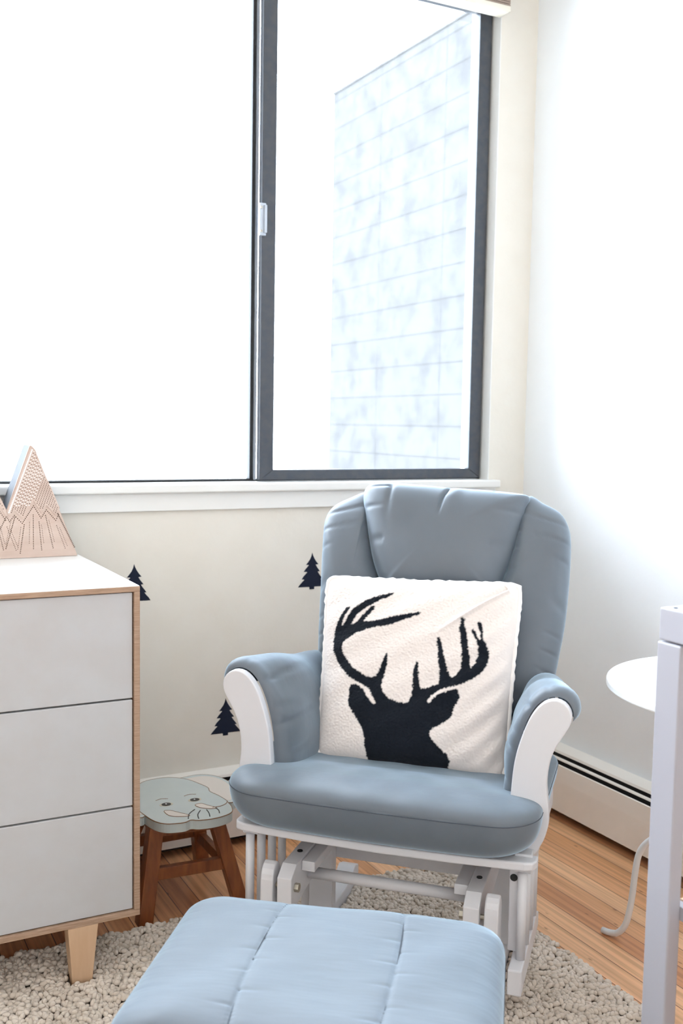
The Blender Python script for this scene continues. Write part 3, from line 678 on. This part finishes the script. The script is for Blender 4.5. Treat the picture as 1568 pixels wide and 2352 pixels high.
arm_pad(1); arm_pad(-1)

# ------------------------------------------------------------------ deer pillow
DEER = "268,-6 262,40 256,90 257,132 246,173 220,213 189,255 166,291 160,315 162,358 159,386 171,404 196,407 217,394 243,378 260,350 279,327 301,309 316,313 294,345 271,385 242,402 208,415 157,442 113,482 74,533 54,581 48,630 52,680 67,735 83,769 103,807 119,824 135,827 137,817 124,800 108,770 95,741 93,724 101,721 113,742 129,776 152,814 184,840 216,866 256,887 296,903 328,913 352,922 362,919 353,906 329,891 298,875 266,853 234,831 202,809 178,783 159,753 148,732 159,729 184,747 203,777 227,806 250,832 262,839 271,832 259,809 240,783 224,762 213,747 245,747 286,754 334,769 382,784 429,797 469,804 496,814 512,810 501,799 462,782 423,763 376,740 344,727 287,718 231,701 190,684 158,663 125,640 109,623 105,594 115,561 141,530 172,496 214,470 257,449 282,445 302,458 317,484 328,517 339,551 350,576 358,581 358,548 357,512 350,474 339,440 336,407 346,375 376,349 417,334 458,329 478,332 492,365 497,398 497,439 497,487 501,528 508,546 519,542 523,490 529,442 538,410 566,414 597,430 624,438 630,467 626,515 618,562 612,610 602,657 601,680 612,685 620,674 630,643 644,596 658,550 671,507 688,480 711,494 729,528 734,572 731,619 721,666 715,712 706,739 716,764 713,787 722,798 733,788 731,768 741,738 750,699 760,653 770,607 775,560 782,540 799,566 811,602 810,649 801,676 784,702 769,732 778,744 791,726 808,688 817,685 814,720 801,750 794,777 804,785 815,774 824,736 830,694 847,668 863,630 868,591 859,559 840,526 811,495 781,473 744,450 706,436 660,422 622,400 595,377 579,353 583,341 595,346 609,368 638,391 676,409 715,423 730,416 736,389 726,352 712,330 709,301 695,272 661,244 623,223 600,200 597,183 610,160 635,138 659,117 688,95 702,64 691,30 673,-1 642,-5 562,-7 481,-9 399,-11 316,-8"
DP = [(int(s.split(',')[0]) / 1000 + .022, int(s.split(',')[1]) / 1000 * 1.0 - .018) for s in DEER.split()]
def pip_grid(xs, ys, P):
    P = np.array(P); inside = np.zeros(xs.shape, bool); j = len(P) - 1
    for i in range(len(P)):
        yi, yj, xi, xj = P[i, 1], P[j, 1], P[i, 0], P[j, 0]
        c = ((yi > ys) != (yj > ys)) & (xs < (xj - xi) * (ys - yi) / (yj - yi + 1e-12) + xi); inside ^= c; j = i
    return inside
TL, TR, BR, BL = [np.array(p) for p in ((-.246, .405, .842), (.222, .405, .853), (.222, .232, .449), (-.209, .232, .451))]
pw = thing('deer_pillow', 'white plush square pillow printed with a black stag head, leaning on the glider backrest', 'pillow', tuple(GM + .0 * ex_), A_)
N = 330
u = np.linspace(0, 1, N); UU, VV = np.meshgrid(u, u, indexing='ij')
su = 2 * UU - 1; sv = 2 * VV - 1
# pull edges in a little between the corners, keep rounded corners
pin = .020; ru = su * (1 - pin * (1 - sv ** 2) * np.abs(su) ** 3 - .030 * (np.abs(su * sv)) ** 14); rv = sv * (1 - pin * (1 - su ** 2) * np.abs(sv) ** 3 - .030 * (np.abs(su * sv)) ** 14)
pu, pv = (ru + 1) / 2, (rv + 1) / 2
P3 = (1 - pu)[..., None] * (1 - pv)[..., None] * BL + pu[..., None] * (1 - pv)[..., None] * BR + (1 - pu)[..., None] * pv[..., None] * TL + pu[..., None] * pv[..., None] * TR
nrmv = np.cross(BR - BL, TL - BL); nrmv /= np.linalg.norm(nrmv)
if nrmv[1] > 0: nrmv = -nrmv
H = .060 * ((1 - np.abs(su) ** 3.2) * (1 - np.abs(sv) ** 3.2)).clip(0) ** .5
Hb = .040 * ((1 - np.abs(su) ** 3.2) * (1 - np.abs(sv) ** 3.2)).clip(0) ** .5
fuzz = nrng.normal(0, 1, (N, N)); fz = fuzz.copy()
for _ in range(2): fz = (fz + np.roll(fz, 1, 0) + np.roll(fz, 1, 1) + np.roll(fz, -1, 0) + np.roll(fz, -1, 1)) / 5
env_ = (1 - np.maximum(np.abs(su), np.abs(sv)) ** 10)
# diagonal fold at the upper right corner and soft drag lines
dd = ((UU - .93) * .62 + (VV - .93) * -.78); al = ((UU - .93) * -.78 + (VV - .93) * -.62)
fold = .020 * np.exp(-((dd + .005) / .010) ** 2) * np.clip(1 - al / .42, 0, 1) * (al > -.03) - .012 * np.exp(-((dd + .035) / .02) ** 2) * np.clip(1 - al / .42, 0, 1) * (al > -.03)
drag = .0030 * np.sin((UU * 1.0 - VV * 1.15) * 42 + 2 * np.sin(UU * 6)) * np.clip((UU - .60) / .35, 0, 1) + .0020 * np.sin((UU * .8 - VV * 1.3) * 26)
Hf = H + env_ * (fold + drag) + .0011 * fz * (.35 + .65 * env_)
front = P3 + nrmv * Hf[..., None]; back = P3 - nrmv * Hb[..., None]
V = np.concatenate([front.reshape(-1, 3), back.reshape(-1, 3)])
ii, jj = np.meshgrid(np.arange(N - 1), np.arange(N - 1), indexing='ij'); a_ = (ii * N + jj).ravel(); b_ = ((ii + 1) * N + jj).ravel(); c_ = ((ii + 1) * N + jj + 1).ravel(); d_ = (ii * N + jj + 1).ravel()
Ff = np.stack([a_, b_, c_, d_], 1); Fb = np.stack([d_, c_, b_, a_], 1) + N * N
me = bpy.data.meshes.new('pillow_cover'); FF = np.concatenate([Ff, Fb])
me.vertices.add(len(V)); me.vertices.foreach_set('co', V.astype('f').ravel()); me.loops.add(FF.size); me.loops.foreach_set('vertex_index', FF.astype('i').ravel())
me.polygons.add(len(FF)); me.polygons.foreach_set('loop_start', np.arange(0, FF.size, 4, dtype='i')); me.polygons.foreach_set('loop_total', np.full(len(FF), 4, 'i')); me.update(calc_edges=True); me.validate(); me.shade_smooth()
jit = .0022
gx = nrng.normal(0, 1, (N, N)); gy = nrng.normal(0, 1, (N, N))
for _ in range(2): gx = (gx + np.roll(gx, 1, 0) + np.roll(gx, -1, 1)) / 2.2; gy = (gy + np.roll(gy, 1, 1) + np.roll(gy, -1, 0)) / 2.2
ink = pip_grid(UU + jit * gx, VV + jit * gy, DP).astype(float)
inkb = (ink + np.roll(ink, 1, 0) + np.roll(ink, 1, 1) + np.roll(ink, -1, 0) + np.roll(ink, -1, 1)) / 5; inkb[:, 0] = ink[:, 0]
at = me.attributes.new('print', 'FLOAT', 'POINT'); at.data.foreach_set('value', np.concatenate([inkb.ravel(), np.zeros(N * N)]).astype('f'))
M_plush = mat('plush_print', (.86, .79, .74), .95, sheen=.2, spec=.2, bump=[(900, .3, .0015), (120, .25, .002)])
nt = M_plush.node_tree; b = nt.nodes['Principled BSDF']; an = nt.nodes.new('ShaderNodeAttribute'); an.attribute_name = 'print'
n1 = nt.nodes.new('ShaderNodeTexNoise'); n1.inputs['Scale'].default_value = 260; mxc = nt.nodes.new('ShaderNodeMixRGB'); mxc.inputs[1].default_value = (.80, .735, .70, 1); mxc.inputs[2].default_value = (.007, .010, .016, 1)
nt.links.new(an.outputs['Fac'], mxc.inputs['Fac']); nt.links.new(mxc.outputs[0], b.inputs['Base Color'])
po = bpy.data.objects.new('pillow_cover', me); COL.objects.link(po); me.materials.append(M_plush); po.parent = pw
# rolled seam edge
edge = [front[0, k] for k in range(N - 1)] + [front[k, N - 1] for k in range(N - 1)] + [front[N - 1, N - 1 - k] for k in range(N - 1)] + [front[N - 1 - k, 0] for k in range(N - 1)]
eg = resample  # noqa
E_ = np.array(edge)[::6]; E_ = np.vstack([E_, E_[:1]])
rr = .0065 + .0008 * np.sin(np.arange(len(E_)) * 1.9) + .0006 * nrng.normal(0, 1, len(E_)); rr[-1] = rr[0]
G().tube(list(E_), list(rr), 10, cap=False).build('edge_seam', mat('plush_edge', (.88, .83, .80), .95, sheen=.5, bump=[(500, .4, .002)]), pw, smooth=True)

# ------------------------------------------------------------------ ottoman
OA = radians(-37.5); oex = np.array((cos(OA), sin(OA), 0)); oey = np.array((-sin(OA), cos(OA), 0))
OW, OD, OZ = .536, .415, .418; OB = np.array((-1.494, -1.104, 0)) - oex * .036
OC = OB + oex * OW / 2 - oey * OD / 2
ot = thing('ottoman', 'grey-blue cushioned ottoman in front of the glider, in the foreground', 'ottoman', tuple(OC), OA)
oo = resample(rrect(OW / 2, OD / 2, .052, 10), 260)
SE = (-.092, .100)
def ott_top(x, y, s):
    e = .004 * (1 - (2 * x / OW) ** 2) * (1 - (2 * y / OD) ** 2)
    for q in SE:
        qx = q + .010 * (1 - (2 * y / OD) ** 2) * (-1 if q < 0 else 1)
        e -= .0022 * math.exp(-((x - qx) / .0026) ** 2) + .0012 * math.exp(-((x - qx) / .012) ** 2)
        for yk, am in ((-.12, 1), (-.035, .8), (.03, 1), (.10, .9), (.155, .7)):
            for sd in (-1, 1):
                yy = yk + sd * .018; d_ = (x - qx) * sd
                if d_ > 0: e -= .0016 * am * math.exp(-((y - yy) / .0035) ** 2) * math.exp(-(d_ / .030) ** 2)
    e += .0012 * sin(y * 30 + 2.2 * sin(x * 17)) + .0010 * sin(y * 17 - x * 24)
    return e
V, F = cushion(oo, .052, .050, 10, 2.3, 110, top=ott_top)
oc_ = mesh('cushion', [(x, y, z + OZ - .052) for x, y, z in V], F, M_fabo, ot, smooth=True)
g = G()
for q in SE:
    for i in range(59):
        pass
    pts = []
    for k in range(60):
        y = -OD / 2 * .93 + k / 59 * OD * .93; qx = q + .010 * (1 - (2 * y / OD) ** 2) * (-1 if q < 0 else 1)
        s = min(1, abs(2 * y / OD)); z = .052 * max(0, 1 - s ** 10) ** (1 / 2.3) + .004 * (1 - (2 * qx / OW) ** 2) * (1 - (2 * y / OD) ** 2) - .0036 + OZ - .052
        pts.append((qx, y, z))
    g.tube(pts, .0009, 6)
g.build('seam', M_thread, oc_)
G().tube([(p[0] * 1.0, p[1] * 1.0, OZ - .052) for p in oo] + [(oo[0][0], oo[0][1], OZ - .052)], .0010, 6, cap=False).build('edge_seam', M_thread, oc_)
G().box((-.20, -.15, OZ - .135), (.20, .15, OZ - .100)).build('seat_frame', M_white, ot, bevel=.003)
for sg in (1, -1):
    for yy in (-.12, .12): G().box((sg * .150, yy - .016, .055), (sg * .178, yy + .016, OZ - .134)).build('upright', M_white, ot, bevel=.002)
    G().prism([(-.18, .040), (-.14, .030), (.14, .030), (.18, .040), (.18, .070), (.14, .060), (-.14, .060), (-.18, .070)], 'x', sg * .145, sg * .185).build('base_runner', M_white, ot, bevel=.003)
G().box((-.150, -.012, .062), (.150, .012, .10)).build('crossbar', M_white, ot, bevel=.002)

# ------------------------------------------------------------------ round side table
TC = (-.350, -1.250, 0); TR_ = .300; TZ = .680
tb = thing('side_table', 'round white side table with a bent tube leg, between the glider and the crib', 'table', TC)
C_ = [(TC[0] + TR_ * cos(a), TC[1] + TR_ * sin(a)) for a in np.linspace(0, 2 * pi, 97)[:-1]]
G(TC).prism(C_, 'z', TZ - .016, TZ).build('table_top', mat('white_table_lacquer', (.84, .85, .85), .3), tb, bevel=.004, seg=3)
dl = np.array((-.212, .977, 0))
def leg_pts(d):
    prof_ = [(.349, .008), (.328, .010), (.306, .018), (.286, .046), (.276, .087), (.270, .131), (.265, .186), (.255, .235), (.225, .275), (.17, .31), (.11, .37), (.07, .46), (.045, .56), (.04, .650)]
    P = catmull([np.array((0, 0, z)) + d * r for r, z in prof_], 60, False); return P
for k in range(3):
    a = 2 * pi / 3 * k; d = np.array((dl[0] * cos(a) - dl[1] * sin(a), dl[0] * sin(a) + dl[1] * cos(a), 0))
    if k: P = leg_pts(d * .8)
    else: P = leg_pts(d)
    if k == 2: P = leg_pts(d * .72)
    G().tube(list(P), .0075, 14).build('leg', mat('white_tube', (.72, .73, .74), .35) if k == 0 else bpy.data.materials['white_tube'], tb, smooth=True)
G().tube([(0, 0, .640), (0, 0, TZ - .0162)], .085, 32).build('mount_plate', M_white, tb)

# ------------------------------------------------------------------ crib
CX, CY = -.975, -1.592       # outer back left corner of the crib
cb_o = (CX + .33, CY - .62, 0)
cr = thing('crib', 'white wooden crib with a square corner post at the right edge, beside the round table', 'crib', cb_o)
CXR = CX + .62; CYF = CY - 1.25
def post_(x0, y0, dx, dy):
    p = G(cb_o).box((x0, y0, .0125 if x0 < -.9 else 0), (x0 + dx, y0 + dy, .8985)); return p.build('corner_post', M_crib, cr, bevel=.003, seg=3)
post_(CX, CY - .0475, .024, .0475); post_(CXR - .024, CY - .0475, .024, .0475); post_(CX, CYF, .024, .0475); post_(CXR - .024, CYF, .024, .0475)
for x0 in (CX + .0015, CXR - .0265): G(cb_o).box((x0, CYF - .0, .9005), (x0 + .025, CY - .001, .950)).build('top_rail', M_crib, cr, bevel=.003, seg=3)
for y0 in (CY - .026, CYF + .001): G(cb_o).box((CX + .0265, y0, .9005), (CXR - .0265, y0 + .025, .950)).build('end_rail', M_crib, cr, bevel=.003, seg=3)
G(cb_o).tube([(CX + .014, CY - .0205, .9503), (CX + .014, CY - .0205, .9507)], .003, 12).build('screw_hole', M_thread, cr)
# end panel with inset leg board under it, mattress frame
G(cb_o).box((CX + .024, CY - .030, .03), (CX + .042, CY - .012, .490)).build('inner_leg', M_crib, cr, bevel=.001)
G(cb_o).box((CX + .024, CYF + .05, .478), (CX + .040, CY - .012, .500)).build('mattress_rail', M_crib, cr, bevel=.001)
G(cb_o).box((CX + .041, CYF + .05, .490), (CXR - .03, CY - .03, .502)).build('mattress_board', M_birch, cr)
G(cb_o).box((CX + .046, CY - .030, .040), (CXR - .03, CY - .012, .075)).build('end_stretcher', M_crib, cr)
for k in range(1, 9):
    y = CY - .0475 - .135 * k
    for x in (CX + .004, CXR - .020): G(cb_o).box((x, y - .012, .50), (x + .016, y + .012, .9005)).build('slat', M_crib, cr, bevel=.002)
for x in (CX + .001, CXR - .025): G(cb_o).box((x, CYF + .0475, .465 if x > CX + .1 else .3), (x + .023, CYF + .9, .335 if x < CX + .1 else .50)).build('side_rail', M_crib, cr)
# padded bumper standing on the mattress board along the far end
V, F = cushion(resample(rrect(.26, .185, .06, 8), 140), .020, .018, 5, 2, 20)
bmp = mesh('crib_bumper', [(x, -z, y) for x, y, z in V], [f for f in F], M_bumper, None, smooth=True)
bmp.location = (CX + .046 + .262, CY - .053, .692)
tag(bmp, 'cream padded crib bumper standing inside the crib behind its corner post', 'crib bumper')
